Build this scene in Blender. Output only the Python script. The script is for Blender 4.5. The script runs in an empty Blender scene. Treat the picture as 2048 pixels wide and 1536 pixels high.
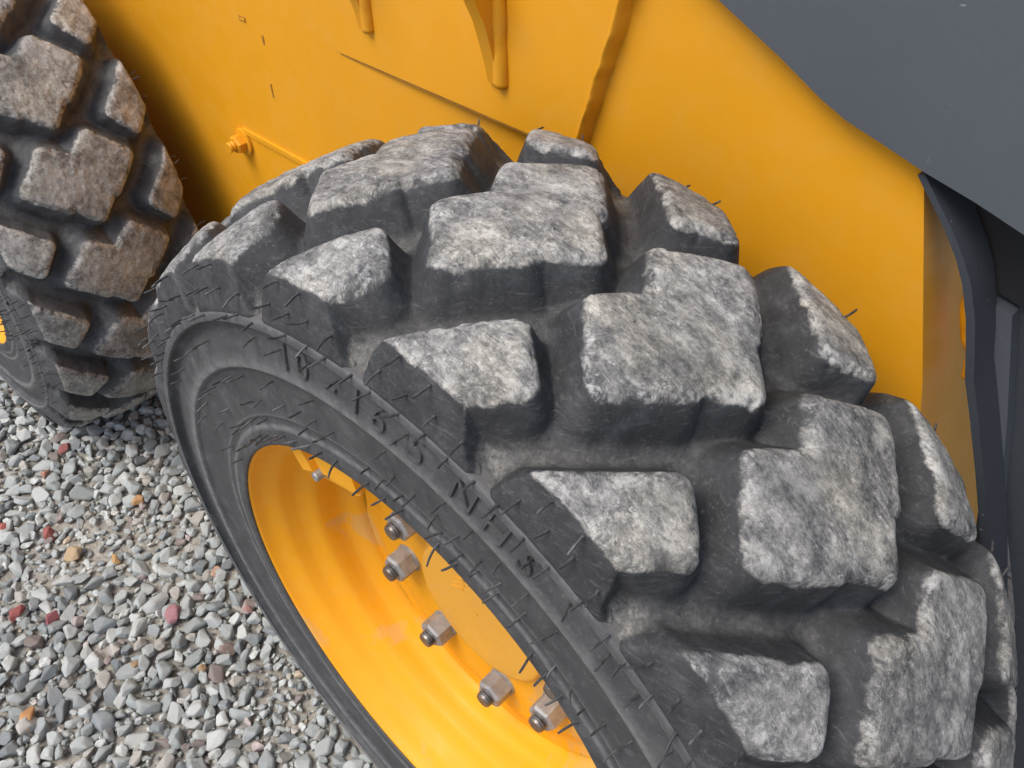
import bpy, bmesh, math, random
import numpy as np
from mathutils import Vector, Matrix, noise as mnoise
random.seed(7); rng = np.random.default_rng(7)
S = 0.3865            # tyre radius in metres: every length below is in tyre radii unless it says metres
ZA = 0.955            # height of the axle above the ground
sc = bpy.context.scene
COL = sc.collection

# ------------------------------------------------------------------ camera, sky, sun, exposure
cam = bpy.data.cameras.new('camera'); cam.lens = 31.707; cam.sensor_width = 36; cam.clip_start = 0.02; cam.clip_end = 500
co = bpy.data.objects.new('camera', cam); COL.objects.link(co)
RW = ((-0.72346317, -0.69001261, -0.02199179), (-0.45813964, 0.503692, -0.732395), (0.51643888, -0.5197855, -0.68052474))
m = Matrix(((RW[0][0], -RW[1][0], -RW[2][0]), (RW[0][1], -RW[1][1], -RW[2][1]), (RW[0][2], -RW[1][2], -RW[2][2]))).to_4x4()
m.translation = Vector((-0.32547702, 0.35751208, 0.66193514 + ZA * S))
co.matrix_world = m
sc.camera = co

SUN_AZ, SUN_EL = math.radians(75), math.radians(60)     # azimuth measured from +x towards +y
w = bpy.data.worlds.new('World'); sc.world = w; w.use_nodes = True
nt = w.node_tree; nt.nodes.clear()
sky = nt.nodes.new('ShaderNodeTexSky'); sky.sky_type = 'NISHITA'; sky.sun_disc = False
sky.sun_elevation = SUN_EL; sky.sun_rotation = math.pi / 2 - SUN_AZ
sky.air_density = 0.7; sky.dust_density = 3.2; sky.ozone_density = 0.6
bg = nt.nodes.new('ShaderNodeBackground'); bg.inputs[1].default_value = 0.15
wo = nt.nodes.new('ShaderNodeOutputWorld')
nt.links.new(sky.outputs[0], bg.inputs[0]); nt.links.new(bg.outputs[0], wo.inputs[0])
sl = bpy.data.lights.new('sun', 'SUN'); sl.energy = 1.5; sl.angle = math.radians(32); sl.color = (1.0, 0.985, 0.95)
so = bpy.data.objects.new('sun', sl); COL.objects.link(so)
sd = Vector((math.cos(SUN_EL) * math.cos(SUN_AZ), math.cos(SUN_EL) * math.sin(SUN_AZ), math.sin(SUN_EL)))
so.rotation_euler = sd.to_track_quat('Z', 'Y').to_euler(); so.location = sd * 5
sc.view_settings.view_transform = 'Standard'; sc.view_settings.look = 'None'
sc.view_settings.exposure = 0.45; sc.view_settings.gamma = 1.0; sc.view_settings.use_curve_mapping = False

# ------------------------------------------------------------------ material helpers
class NB:
    def __init__(s, name, rough=0.5, metallic=0.0, spec=0.5):
        s.mat = bpy.data.materials.new(name); s.mat.use_nodes = True
        s.t = s.mat.node_tree; s.t.nodes.clear()
        s.out = s.n('ShaderNodeOutputMaterial'); s.b = s.n('ShaderNodeBsdfPrincipled')
        s.l(s.b.outputs[0], s.out.inputs[0])
        s.b.inputs['Roughness'].default_value = rough; s.b.inputs['Metallic'].default_value = metallic
        s.b.inputs['Specular IOR Level'].default_value = spec
    def n(s, t, **k):
        x = s.t.nodes.new(t)
        for a, v in k.items(): setattr(x, a, v)
        return x
    def l(s, a, b): s.t.links.new(a, b)
    def set(s, sock, v):
        if hasattr(v, 'is_output'): s.l(v, sock)
        else: sock.default_value = v
    def coord(s, scale=(1, 1, 1), rnd=0.0, rot=(0, 0, 0)):
        tc = s.n('ShaderNodeTexCoord'); mp = s.n('ShaderNodeMapping'); mp.inputs['Scale'].default_value = scale
        mp.inputs['Rotation'].default_value = rot
        s.l(tc.outputs['Object'], mp.inputs[0])
        if rnd:
            oi = s.n('ShaderNodeObjectInfo'); cx = s.n('ShaderNodeCombineXYZ')
            for i, k in enumerate((rnd, rnd * 1.7, -rnd * 0.6)):
                s.l(s.math('MULTIPLY', oi.outputs['Random'], k), cx.inputs[i])
            s.l(cx.outputs[0], mp.inputs['Location'])
        return mp.outputs[0]
    def noise(s, vec, scale, detail=4, rough=0.55, dist=0.0):
        x = s.n('ShaderNodeTexNoise'); x.inputs['Scale'].default_value = scale; x.inputs['Detail'].default_value = detail
        x.inputs['Roughness'].default_value = rough; x.inputs['Distortion'].default_value = dist
        s.l(vec, x.inputs['Vector']); return x.outputs[0]
    def ramp(s, fac, stops, interp='LINEAR'):
        x = s.n('ShaderNodeValToRGB'); cr = x.color_ramp; cr.interpolation = interp
        while len(cr.elements) < len(stops): cr.elements.new(0.5)
        for e, (p, c) in zip(cr.elements, stops):
            e.position = p; e.color = c if len(c) == 4 else (*c, 1)
        s.l(fac, x.inputs[0]); return x.outputs[0]
    def math(s, op, a, b=None, clamp=False):
        x = s.n('ShaderNodeMath', operation=op, use_clamp=clamp)
        s.set(x.inputs[0], a)
        if b is not None: s.set(x.inputs[1], b)
        return x.outputs[0]
    def mix(s, f, a, b, mode='MIX'):
        x = s.n('ShaderNodeMix', data_type='RGBA', blend_type=mode)
        s.set(x.inputs[0], f)
        for i, v in ((6, a), (7, b)):
            if isinstance(v, tuple) and len(v) == 3: v = (*v, 1)
            s.set(x.inputs[i], v)
        return x.outputs[2]
    def attr(s, name):
        x = s.n('ShaderNodeAttribute'); x.attribute_name = name; return x
    def bump(s, h, strength=0.3, dist=0.001, prev=None):
        x = s.n('ShaderNodeBump'); x.inputs['Strength'].default_value = strength; x.inputs['Distance'].default_value = dist
        s.l(h, x.inputs['Height'])
        if prev is not None: s.l(prev, x.inputs['Normal'])
        return x.outputs[0]
    def color(s, v): s.set(s.b.inputs['Base Color'], (*v, 1) if isinstance(v, tuple) and len(v) == 3 else v)
    def normal(s, v): s.l(v, s.b.inputs['Normal'])
    def rough(s, v): s.set(s.b.inputs['Roughness'], v)

def g(v): return (v, v, v)

def make_rubber(name, top_ramp, dust, side=(0.046, 0.0475, 0.049), contrast=1.0, streak=1.0):
    b = NB(name, rough=0.62, spec=0.4)
    v = b.coord(rnd=7.0)
    vs = b.coord(scale=(1.0, 1.5, 1.0), rnd=5.0, rot=(0, 0, 0.4))
    big = b.noise(v, 22, 8, 0.78, 0.25)
    mid = b.noise(vs, 62, 9, 0.82, 0.35 * streak)
    fine = b.noise(v, 360, 5, 0.8)
    f = b.math('ADD', b.math('MULTIPLY', big, 0.34), b.math('ADD', b.math('MULTIPLY', mid, 0.45), b.math('MULTIPLY', fine, 0.30)))
    top = b.ramp(f, top_ramp)
    fl2 = b.noise(vs, 210, 3, 0.8); top = b.mix(b.ramp(fl2, [(0.60, g(0)), (0.67, g(0.75))]), top, b.mix(0.65, top, (0.78, 0.77, 0.74)))
    vd = b.coord(scale=(1.0, 5.0, 1.0), rnd=9.0, rot=(0, 0, 0.9)); dk = b.noise(vd, 46, 4, 0.7, 0.8)
    top = b.mix(b.ramp(dk, [(0.63, g(0)), (0.72, g(0.55 * streak))]), top, (0.06, 0.06, 0.06))
    vk = b.coord(scale=(1.0, 7.0, 1.0), rnd=4.0, rot=(0, 0, -0.35)); sk = b.noise(vk, 70, 5, 0.75, 0.6)
    top = b.mix(b.ramp(sk, [(0.56, g(0)), (0.64, g(0.6 * streak))]), top, b.mix(0.55, top, (0.68, 0.67, 0.64)))
    top = b.mix(b.ramp(sk, [(0.36, g(0.6 * streak)), (0.43, g(0))]), top, (0.075, 0.075, 0.075))
    pit = b.noise(v, 130, 2, 0.5); top = b.mix(b.ramp(pit, [(0.70, g(0)), (0.75, g(0.75))]), top, (0.04, 0.04, 0.04))
    at_i = b.attr('inner').outputs['Fac']
    pb = b.noise(v, 15, 5, 0.68, 0.7)
    top = b.mix(b.ramp(pb, [(0.36, g(0.72)), (0.53, g(0))]), top, b.mix(0.75, top, (0.055, 0.056, 0.058)))
    pw = b.noise(vs, 19, 6, 0.7, 1.2); top = b.mix(b.ramp(pw, [(0.54, g(0)), (0.68, g(0.55))]), top, b.mix(0.6, top, (0.60, 0.585, 0.54)))
    eb = b.noise(v, 42, 6, 0.75, 0.8); em = b.math('MULTIPLY', b.math('SUBTRACT', 1.0, at_i), b.ramp(eb, [(0.50, g(0)), (0.60, g(0.9))]))
    top = b.mix(em, top, (0.05, 0.051, 0.053))
    eb2 = b.noise(v, 66, 5, 0.75, 0.5); em2 = b.math('MULTIPLY', b.math('SUBTRACT', 1.0, at_i), b.ramp(eb2, [(0.53, g(0)), (0.63, g(0.6))]))
    top = b.mix(em2, top, (0.58, 0.575, 0.55))
    oi = b.n('ShaderNodeObjectInfo'); tone_ = b.ramp(oi.outputs['Random'], [(0, g(0.86)), (1, g(1.10))]); top = b.mix(1.0, top, tone_, 'MULTIPLY')
    geo = b.n('ShaderNodeNewGeometry'); pe = b.ramp(geo.outputs['Pointiness'], [(0.515, g(0)), (0.56, g(0.5))])
    top = b.mix(pe, top, b.mix(0.5, top, (0.62, 0.61, 0.58)))
    tint = b.noise(v, 14, 3)
    top = b.mix(b.ramp(tint, [(0.48, g(0)), (0.66, g(0.55))]), top, b.mix(1.0, top, (1.06, 1.0, 0.86), 'MULTIPLY'))
    # flanks: black rubber with scuffs and a film of dust
    gp = b.n('ShaderNodeNewGeometry').outputs['Position']
    sn = b.noise(gp, 48, 7, 0.75, 0.5); sf = b.noise(gp, 380, 5, 0.8)
    ms = b.n('ShaderNodeMapping'); ms.inputs['Scale'].default_value = (1, 1.2, 5); ms.inputs['Rotation'].default_value = (0.5, 0.7, 0.3); b.l(gp, ms.inputs[0])
    scf = b.noise(ms.outputs[0], 60, 5, 0.75, 0.8)
    sidec = b.ramp(sn, [(0.32, tuple(c * 0.62 for c in side)), (0.52, side), (0.72, tuple(c * 1.9 for c in side))])
    sidec = b.mix(b.ramp(scf, [(0.56, g(0)), (0.70, g(0.55))]), sidec, (0.165, 0.165, 0.16))
    sidec = b.mix(b.ramp(sf, [(0.58, g(0)), (0.72, g(0.6))]), sidec, (0.22, 0.22, 0.215))
    at_w = b.attr('wear').outputs['Fac']; at_f = b.attr('floor').outputs['Fac']
    fl = b.math('ADD', b.math('MULTIPLY', b.noise(gp, 26, 6, 0.7, 0.4), 0.55), b.math('MULTIPLY', b.noise(gp, 140, 6, 0.8), 0.45))
    fm = b.math('MULTIPLY', at_f, b.ramp(fl, [(0.42, g(0.10)), (0.58, g(0.95))]))
    sidec = b.mix(fm, sidec, b.mix(b.ramp(b.noise(gp, 260, 4, 0.8), [(0.4, g(0)), (0.6, g(1))]), tuple(c * 0.55 for c in dust), tuple(c * 1.25 for c in dust)))
    # worn mask: full on the running face, frayed along the edges
    wm = b.math('ADD', at_w, b.math('ADD', b.math('MULTIPLY', b.math('SUBTRACT', b.noise(v, 110, 6, 0.75), 0.5), 0.9), b.math('MULTIPLY', b.math('SUBTRACT', b.noise(v, 30, 4, 0.65, 0.6), 0.5), 1.1)))
    wm = b.ramp(wm, [(0.62, g(0)), (0.86, g(1))])
    b.color(b.mix(wm, sidec, top))
    b.rough(b.mix(wm, g(0.62), g(0.78)))
    n1 = b.bump(b.math('ADD', b.math('MULTIPLY', big, 0.5), b.math('MULTIPLY', mid, 0.5)), 0.7, 0.0030)
    n2 = b.bump(b.noise(gp, 240, 5, 0.75), 0.30, 0.0010, n1)
    b.normal(n2)
    return b.mat

TOP_GREY = [(0.44, (0.045, 0.046, 0.047)), (0.505, (0.16, 0.16, 0.157)), (0.55, (0.268, 0.262, 0.240)), (0.605, (0.435, 0.424, 0.388)), (0.69, (0.70, 0.683, 0.63))]
TOP_BROWN = [(0.42, (0.08, 0.078, 0.072)), (0.495, (0.22, 0.212, 0.192)), (0.55, (0.35, 0.338, 0.305)), (0.62, (0.44, 0.428, 0.39)), (0.71, (0.62, 0.61, 0.575))]
M_BLOCK = make_rubber('worn_rubber_grey', TOP_GREY, (0.20, 0.192, 0.172))
M_BLOCK2 = make_rubber('worn_rubber_brown', TOP_BROWN, (0.165, 0.153, 0.132), side=(0.080, 0.082, 0.084), streak=0.7)  # dusty block walls, also lightened for stronger ambient light on them

def make_sidewall():
    b = NB('sidewall_rubber', rough=0.6, spec=0.4)
    v = b.coord(); n = b.noise(v, 34, 6, 0.65, 0.6); f = b.noise(v, 260, 4, 0.7)
    c = b.ramp(n, [(0.3, (0.044, 0.045, 0.046)), (0.55, (0.066, 0.067, 0.068)), (0.78, (0.115, 0.115, 0.114))])
    ms = b.n('ShaderNodeMapping'); ms.inputs['Scale'].default_value = (1, 4, 1); b.l(v, ms.inputs[0]); scf = b.noise(ms.outputs[0], 75, 6, 0.75, 0.6)
    c = b.mix(b.ramp(scf, [(0.55, g(0)), (0.72, g(0.4))]), c, (0.17, 0.17, 0.168))
    c = b.mix(b.ramp(f, [(0.58, g(0)), (0.74, g(0.5))]), c, (0.21, 0.21, 0.205))
    at_f = b.attr('floor').outputs['Fac']
    fm = b.math('MULTIPLY', at_f, b.ramp(b.noise(v, 40, 5, 0.65), [(0.34, g(0.15)), (0.62, g(0.9))]))
    c = b.mix(fm, c, (0.18, 0.165, 0.14))
    ed = b.attr('wear').outputs['Fac']          # paler crests of the raised ribs
    c = b.mix(b.math('MULTIPLY', ed, b.ramp(b.noise(v, 120, 4, 0.7), [(0.3, g(0.25)), (0.7, g(1))])), c, (0.25, 0.25, 0.245))
    b.color(c); b.normal(b.bump(f, 0.2, 0.0008, b.bump(n, 0.2, 0.001)))
    return b.mat
M_SIDE = make_sidewall()

def make_hair():
    b = NB('vent_rubber', rough=0.45); v = b.coord(rnd=3.0)
    b.color(b.ramp(b.noise(v, 200, 2), [(0.3, g(0.03)), (0.7, g(0.10))])); return b.mat
M_HAIR = make_hair()

def make_yellow(name, base, rough=0.5, dusty=0.2, scale=1.0, patch_=0.0):
    b = NB(name, rough=rough, spec=0.35)
    v = b.coord(); n = b.noise(v, 3.5 * scale, 4, 0.55); n2 = b.noise(v, 40 * scale, 5, 0.6)
    c = b.ramp(n, [(0.3, tuple(x * 0.93 for x in base)), (0.7, tuple(min(1, x * 1.05) for x in base))])
    c = b.mix(b.math('MULTIPLY', b.ramp(n2, [(0.45, g(0)), (0.8, g(1))]), dusty), c, (0.62, 0.40, 0.13))
    pt = b.noise(v, 7.5 * scale, 5, 0.62, 0.3); c = b.mix(b.ramp(pt, [(0.60, g(0)), (0.66, g(patch_))]), c, (0.56, 0.36, 0.14))
    sp = b.noise(v, 230, 2, 0.5); c = b.mix(b.ramp(sp, [(0.775, g(0)), (0.80, g(0.8))]), c, (0.16, 0.10, 0.04))
    b.color(c)
    b.rough(b.ramp(n2, [(0.3, g(rough * 0.85)), (0.75, g(rough * 1.35))]))
    b.normal(b.bump(b.noise(v, 160, 3), 0.05, 0.0006, b.bump(b.noise(v, 9, 2), 0.10, 0.002)))
    b.b.inputs['Coat Weight'].default_value = 0.08; b.b.inputs['Coat Roughness'].default_value = 0.3
    return b.mat
M_YEL = make_yellow('yellow_paint', (0.78, 0.345, 0.012), 0.46, 0.12)
M_RIM = make_yellow('yellow_rim_paint', base=(0.82, 0.360, 0.005), rough=0.60, dusty=0.16, scale=1.5, patch_=0.5)
M_HUB = make_yellow('yellow_hub_paint', base=(0.78, 0.385, 0.040), rough=0.5, dusty=0.25, scale=2)
def make_shade_brown():  # brown standing for shade under the doubler's edge and inside the slots
    b = NB('shade_brown', rough=0.7); v = b.coord()
    b.color(b.ramp(b.noise(v, 60, 4), [(0.3, (0.25, 0.10, 0.012)), (0.7, (0.42, 0.19, 0.02))])); return b.mat
M_SHADE = make_shade_brown()
def make_dark(name, base, rough=0.42, specks=True):
    b = NB(name, rough=rough, spec=0.4); v = b.coord()
    n = b.noise(v, 5, 4); c = b.ramp(n, [(0.3, tuple(x * 0.93 for x in base)), (0.7, tuple(x * 1.07 for x in base))])
    if specks:
        vs = b.coord(scale=(1.0, 1.0, 2.4), rot=(0, 0.5, 0))
        sp = b.noise(vs, 95, 2, 0.5); c = b.mix(b.ramp(sp, [(0.735, g(0)), (0.77, g(0.6))]), c, (0.34, 0.36, 0.38))
        vt = b.coord(scale=(6, 1, 0.7), rot=(0, 0.9, 0)); sr = b.noise(vt, 40, 2, 0.5)
        c = b.mix(b.ramp(sr, [(0.735, g(0)), (0.77, g(0.22))]), c, (0.30, 0.31, 0.32))
        c = b.mix(b.math('MULTIPLY', b.noise(v, 220, 4, 0.8), 0.10), c, (0.3, 0.3, 0.3))
    b.color(c); b.normal(b.bump(b.noise(v, 260, 3), 0.06, 0.0005)); return b.mat
M_PANEL = make_dark('dark_grey_paint', (0.076, 0.088, 0.100))
M_FRAME = make_dark('charcoal_recess_shade', (0.034, 0.041, 0.050), 0.5)  # dark grey metal, deepened to carry the shade of the recess
M_VOID = make_dark('void_shade_black', (0.02, 0.021, 0.023), 0.6, False)  # black for the unlit void below the cover
def make_steel(name, a, c2, rough, met):
    b = NB(name, rough=rough, metallic=met); v = b.coord(rnd=3.0)
    b.color(b.ramp(b.noise(v, 90, 5, 0.65), [(0.3, a), (0.7, c2)])); b.normal(b.bump(b.noise(v, 400, 3), 0.15, 0.0005)); return b.mat
M_NUT = make_steel('dusty_zinc', (0.24, 0.235, 0.225), (0.42, 0.425, 0.42), 0.5, 0.35)
M_STUD = make_steel('dark_steel', (0.09, 0.082, 0.075), (0.26, 0.245, 0.225), 0.4, 0.7)

# ------------------------------------------------------------------ object helpers
def link(name, me, mat=None, parent=None, **props):
    o = bpy.data.objects.new(name, me); COL.objects.link(o)
    if mat is not None and not me.materials: me.materials.append(mat)
    if parent is not None: o.parent = parent
    for k, v in props.items(): o[k] = v
    return o
def from_np(name, V, F, smooth=True, attrs=None):
    me = bpy.data.meshes.new(name); V = np.ascontiguousarray(V, np.float32); F = np.asarray(F, np.int32)
    k = F.shape[1]
    me.vertices.add(len(V)); me.vertices.foreach_set('co', V.ravel())
    me.loops.add(F.size); me.loops.foreach_set('vertex_index', F.ravel())
    me.polygons.add(len(F)); me.polygons.foreach_set('loop_start', np.arange(len(F), dtype=np.int32) * k)
    me.polygons.foreach_set('use_smooth', np.full(len(F), smooth))
    for nm, a in (attrs or {}).items():
        at = me.attributes.new(nm, 'FLOAT', 'POINT'); at.data.foreach_set('value', np.ascontiguousarray(a, np.float32))
    me.update(calc_edges=True); me.validate(); return me
def lathe(name, prof, seg=160, attrs=None, closed=False, rmod=None):
    prof = np.array(prof, float); n = len(prof); t = np.linspace(0, 2 * np.pi, seg, endpoint=False)
    y = np.repeat(prof[None, :, 0], seg, 0); r = np.repeat(prof[None, :, 1], seg, 0)
    if rmod is not None: y, r = rmod(t[:, None], y, r)
    V = np.stack([r * np.cos(t)[:, None], y, r * np.sin(t)[:, None]], -1).reshape(-1, 3) * S
    i = np.arange(seg); j = np.arange(n - 1); I, J = np.meshgrid(i, j, indexing='ij'); I2 = (I + 1) % seg
    F = np.stack([I * n + J, I * n + J + 1, I2 * n + J + 1, I2 * n + J], -1).reshape(-1, 4)
    a = {k: np.tile(np.array(v, float), seg) for k, v in (attrs or {}).items()}
    return from_np(name, V, F, True, a)
def bm_mesh(name, bm, smooth_angle=None, bevel=0.0, seg=2):
    if bevel: bmesh.ops.bevel(bm, geom=[e for e in bm.edges if len(e.link_faces) == 2 and e.calc_face_angle(0) > 0.35], offset=bevel, segments=seg, affect='EDGES', profile=0.6)
    bmesh.ops.recalc_face_normals(bm, faces=bm.faces)
    me = bpy.data.meshes.new(name); bm.to_mesh(me); bm.free()
    if smooth_angle:
        me.polygons.foreach_set('use_smooth', [True] * len(me.polygons)); me.set_sharp_from_angle(angle=math.radians(smooth_angle))
    return me
def prism(pts, axis, a, b):
    """closed prism: polygon pts (2D) extruded along axis between a and b (tyre radii, world frame)"""
    bm = bmesh.new(); lo, hi = [], []
    for (p, q) in pts:
        for lst, d in ((lo, a), (hi, b)):
            c = {'x': (d, p, q), 'y': (p, d, q), 'z': (p, q, d)}[axis]
            lst.append(bm.verts.new(Vector(c) * S))
    n = len(pts); bm.faces.new(lo); bm.faces.new(hi[::-1])
    for i in range(n): bm.faces.new((lo[i], hi[i], hi[(i + 1) % n], lo[(i + 1) % n]))
    return bm
def smooth_noise(P, f, oct=3):
    o = np.zeros(len(P)); a = 1.0
    for k in range(oct):
        o += a * np.array([mnoise.noise(Vector(p) * (f * 2 ** k)) for p in P]); a *= 0.5
    return o

# ------------------------------------------------------------------ setting: ground and gravel
def W(x, y, z): return Vector((x * S, y * S, (z + ZA) * S))
b = NB('sandy_dirt', rough=0.95, spec=0.2); v = b.coord()
n1 = b.noise(v, 6, 6, 0.65); n2 = b.noise(v, 160, 5, 0.7)
vo = b.n('ShaderNodeTexVoronoi'); vo.inputs['Scale'].default_value = 62; b.l(v, vo.inputs['Vector'])
c = b.ramp(n2, [(0.3, (0.24, 0.225, 0.19)), (0.55, (0.40, 0.37, 0.315)), (0.75, (0.52, 0.49, 0.43))])
c = b.mix(b.ramp(n1, [(0.35, g(0)), (0.7, g(0.5))]), c, (0.22, 0.215, 0.205))
b.color(c); b.normal(b.bump(vo.outputs['Distance'], 0.5, 0.008, b.bump(n2, 0.6, 0.004)))
M_GROUND = b.mat
bm = bmesh.new()
xs = [-200, -20, -4] + list(np.linspace(-1.6, 3.0, 60)) + [5, 25, 200]; ys = [-200, -20, -4] + list(np.linspace(-1.8, 2.0, 50)) + [4, 20, 200]
gv = [[bm.verts.new((x, y, 0.006 * mnoise.noise(Vector((x * 4, y * 4, 0))) if -2 < x < 3.2 and -2 < y < 2.2 else 0)) for y in ys] for x in xs]
for i in range(len(xs) - 1):
    for j in range(len(ys) - 1): bm.faces.new((gv[i][j], gv[i + 1][j], gv[i + 1][j + 1], gv[i][j + 1]))
ground = link('ground', bm_mesh('ground', bm, 60), M_GROUND, kind='structure', label='sandy dirt ground under the loose grey gravel')

def make_stone_mat(name, obj_color):
    b = NB(name, rough=0.82, spec=0.3)
    if obj_color:
        oi = b.n('ShaderNodeObjectInfo'); base = oi.outputs['Color']; v = b.coord(rnd=4)
    else:
        base = b.attr('tone').outputs['Color']; v = b.coord()
    n = b.noise(v, 160, 5, 0.7); f = b.noise(v, 700, 3, 0.7)
    c = b.mix(1.0, base, b.ramp(n, [(0.3, g(0.62)), (0.5, g(1.0)), (0.7, g(1.38))]), 'MULTIPLY')
    c = b.mix(b.ramp(f, [(0.56, g(0)), (0.70, g(0.5))]), c, (0.55, 0.54, 0.50))
    b.color(c); b.normal(b.bump(n, 0.5, 0.0016)); return b.mat
M_STONE = make_stone_mat('stone', True); M_GRAVEL = make_stone_mat('gravel_stone', False)

def stone_mesh(seed, npts, bev):
    r = random.Random(seed); bm = bmesh.new()
    ax = (1.0, r.uniform(0.55, 0.88), r.uniform(0.42, 0.72))
    for i in range(npts):
        d = Vector((r.gauss(0, 1), r.gauss(0, 1), r.gauss(0, 1))).normalized()
        p = 7.0; k = (abs(d.x) ** p + abs(d.y) ** p + abs(d.z) ** p) ** (-1 / p)      # boxy rather than round
        d = d * (0.5 * k + 0.5) * r.uniform(0.78, 1.0)
        bm.verts.new((d.x * ax[0], d.y * ax[1], d.z * ax[2]))
    res = bmesh.ops.convex_hull(bm, input=bm.verts)
    bmesh.ops.delete(bm, geom=[x for x in res['geom_interior'] if isinstance(x, bmesh.types.BMVert)], context='VERTS')
    bmesh.ops.dissolve_limit(bm, angle_limit=0.30, verts=bm.verts, edges=bm.edges)
    if bev: bmesh.ops.bevel(bm, geom=list(bm.edges), offset=bev, segments=1, affect='EDGES')
    bmesh.ops.triangulate(bm, faces=bm.faces)
    return bm_mesh('stone', bm)
def mesh_np(me):
    V = np.empty(len(me.vertices) * 3, np.float32); me.vertices.foreach_get('co', V)
    F = np.empty(len(me.loops), np.int32); me.loops.foreach_get('vertex_index', F)
    return V.reshape(-1, 3), F.reshape(-1, 3)
HI = [stone_mesh(i, 16, 0.06) for i in range(16)]; HI_NP = [mesh_np(x) for x in HI]
LO_NP = [mesh_np(stone_mesh(100 + i, 12, 0)) for i in range(12)]
TONES = [((0.33, 0.355, 0.342), 34), ((0.42, 0.442, 0.42), 33), ((0.24, 0.262, 0.262), 11), ((0.50, 0.515, 0.485), 14), ((0.40, 0.385, 0.34), 5), ((0.46, 0.435, 0.39), 3), ((0.25, 0.21, 0.19), 3), ((0.44, 0.36, 0.27), 0.35), ((0.34, 0.16, 0.14), 0.03), ((0.40, 0.34, 0.32), 0.35)]
tw = np.array([t[1] for t in TONES]); tw = tw / tw.sum()
def tone():
    t = np.array(TONES[rng.choice(len(TONES), p=tw)][0]); return t * rng.uniform(0.85, 1.15)
def patch(x, y): return mnoise.noise(Vector((x * 5.5 + 3, y * 5.5, 1.7)))
cells = {}
def free(x, y, r, k):
    gx, gy = int(x / 0.03), int(y / 0.03)
    for i in range(gx - 1, gx + 2):
        for j in range(gy - 1, gy + 2):
            for (a, c2, q) in cells.get((i, j), ()):
                if (a - x) ** 2 + (c2 - y) ** 2 < (k * (q + r)) ** 2: return False
    cells.setdefault((gx, gy), []).append((x, y, r)); return True
def tris_rot():
    e = Matrix.Rotation(random.uniform(0, 6.283), 3, 'Z') @ Matrix.Rotation(random.gauss(0, 0.42), 3, 'X') @ Matrix.Rotation(random.gauss(0, 0.32), 3, 'Y')
    return e
stones = []   # (x, y, z, radius, rotation, tone)
tyre_gap = lambda x, y: (abs(x) < 0.10 or abs(x - 1.049) < 0.10) and -0.08 < y < 0.15
X0, X1, Y0, Y1 = -0.60, 1.50, -0.30, 0.95
for r0, r1, tries, k in ((0.0128, 0.0178, 7500, 0.70), (0.0090, 0.0128, 30000, 0.62), (0.0052, 0.0090, 40000, 0.56)):
    for i in range(tries):
        x, y = random.uniform(X0, X1), random.uniform(Y0, Y1); r = random.uniform(r0, r1)
        pz = patch(x, y)
        if r > 0.009 and pz > 0.22 and random.random() < (pz - 0.22) * 4.0: continue
        if not free(x, y, r, k): continue
        stones.append((x, y, r * random.uniform(0.25, 0.60) + (0.004 * random.random() if r < 0.0125 else 0), r, tris_rot(), tone()))
n_fine = len(stones)
for i in range(24000):   # grit between the stones
    x, y = random.uniform(X0, X1), random.uniform(Y0, Y1); r = random.uniform(0.0015, 0.0045)
    stones.append((x, y, r * 0.4 + 0.001, r, tris_rot(), tone() * np.array((1.0, 1.0, 0.96))))
n_grit = len(stones)
cells.clear()
for i in range(16000):  # beyond the frame
    x, y = random.uniform(-1.6, 3.0), random.uniform(-1.8, 2.0)
    if X0 < x < X1 and Y0 < y < Y1: continue
    r = random.uniform(0.009, 0.018)
    if free(x, y, r, 0.75): stones.append((x, y, r * 0.3, r, tris_rot(), tone()))
# the stones that show largest in the picture become pieces of their own
camP = np.array(m.translation); RWn = np.array(RW)
def project(P):
    q = RWn @ (np.array(P) - camP); return 1024 + 1803.8 * q[0] / q[2], 768 + 1803.8 * q[1] / q[2], q[2]
def in_view(u, v):
    if not (0 < u < 760 and 745 < v < 1536): return False
    if v < 860: return u < (v - 745) * 1.6 + 10 or u > 200 and v > 840
    return u < np.interp(v, [840, 1000, 1150, 1350, 1536], [350, 410, 490, 630, 780])
cand = []
for i in range(n_fine):
    s = stones[i]; u, v2, z = project((s[0], s[1], s[2]))
    if in_view(u, v2): cand.append((s[3] / z, i))
cand.sort(reverse=True); single = set(i for _, i in cand[:290])
for i in sorted(single):
    x, y, z, r, R3, t = stones[i]
    o = link('stone', HI[i % 16], M_STONE, ground); o.location = (x, y, z)
    o.rotation_euler = R3.to_euler(); o.scale = (r * 1.12,) * 3; o.color = (*t, 1)
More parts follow.
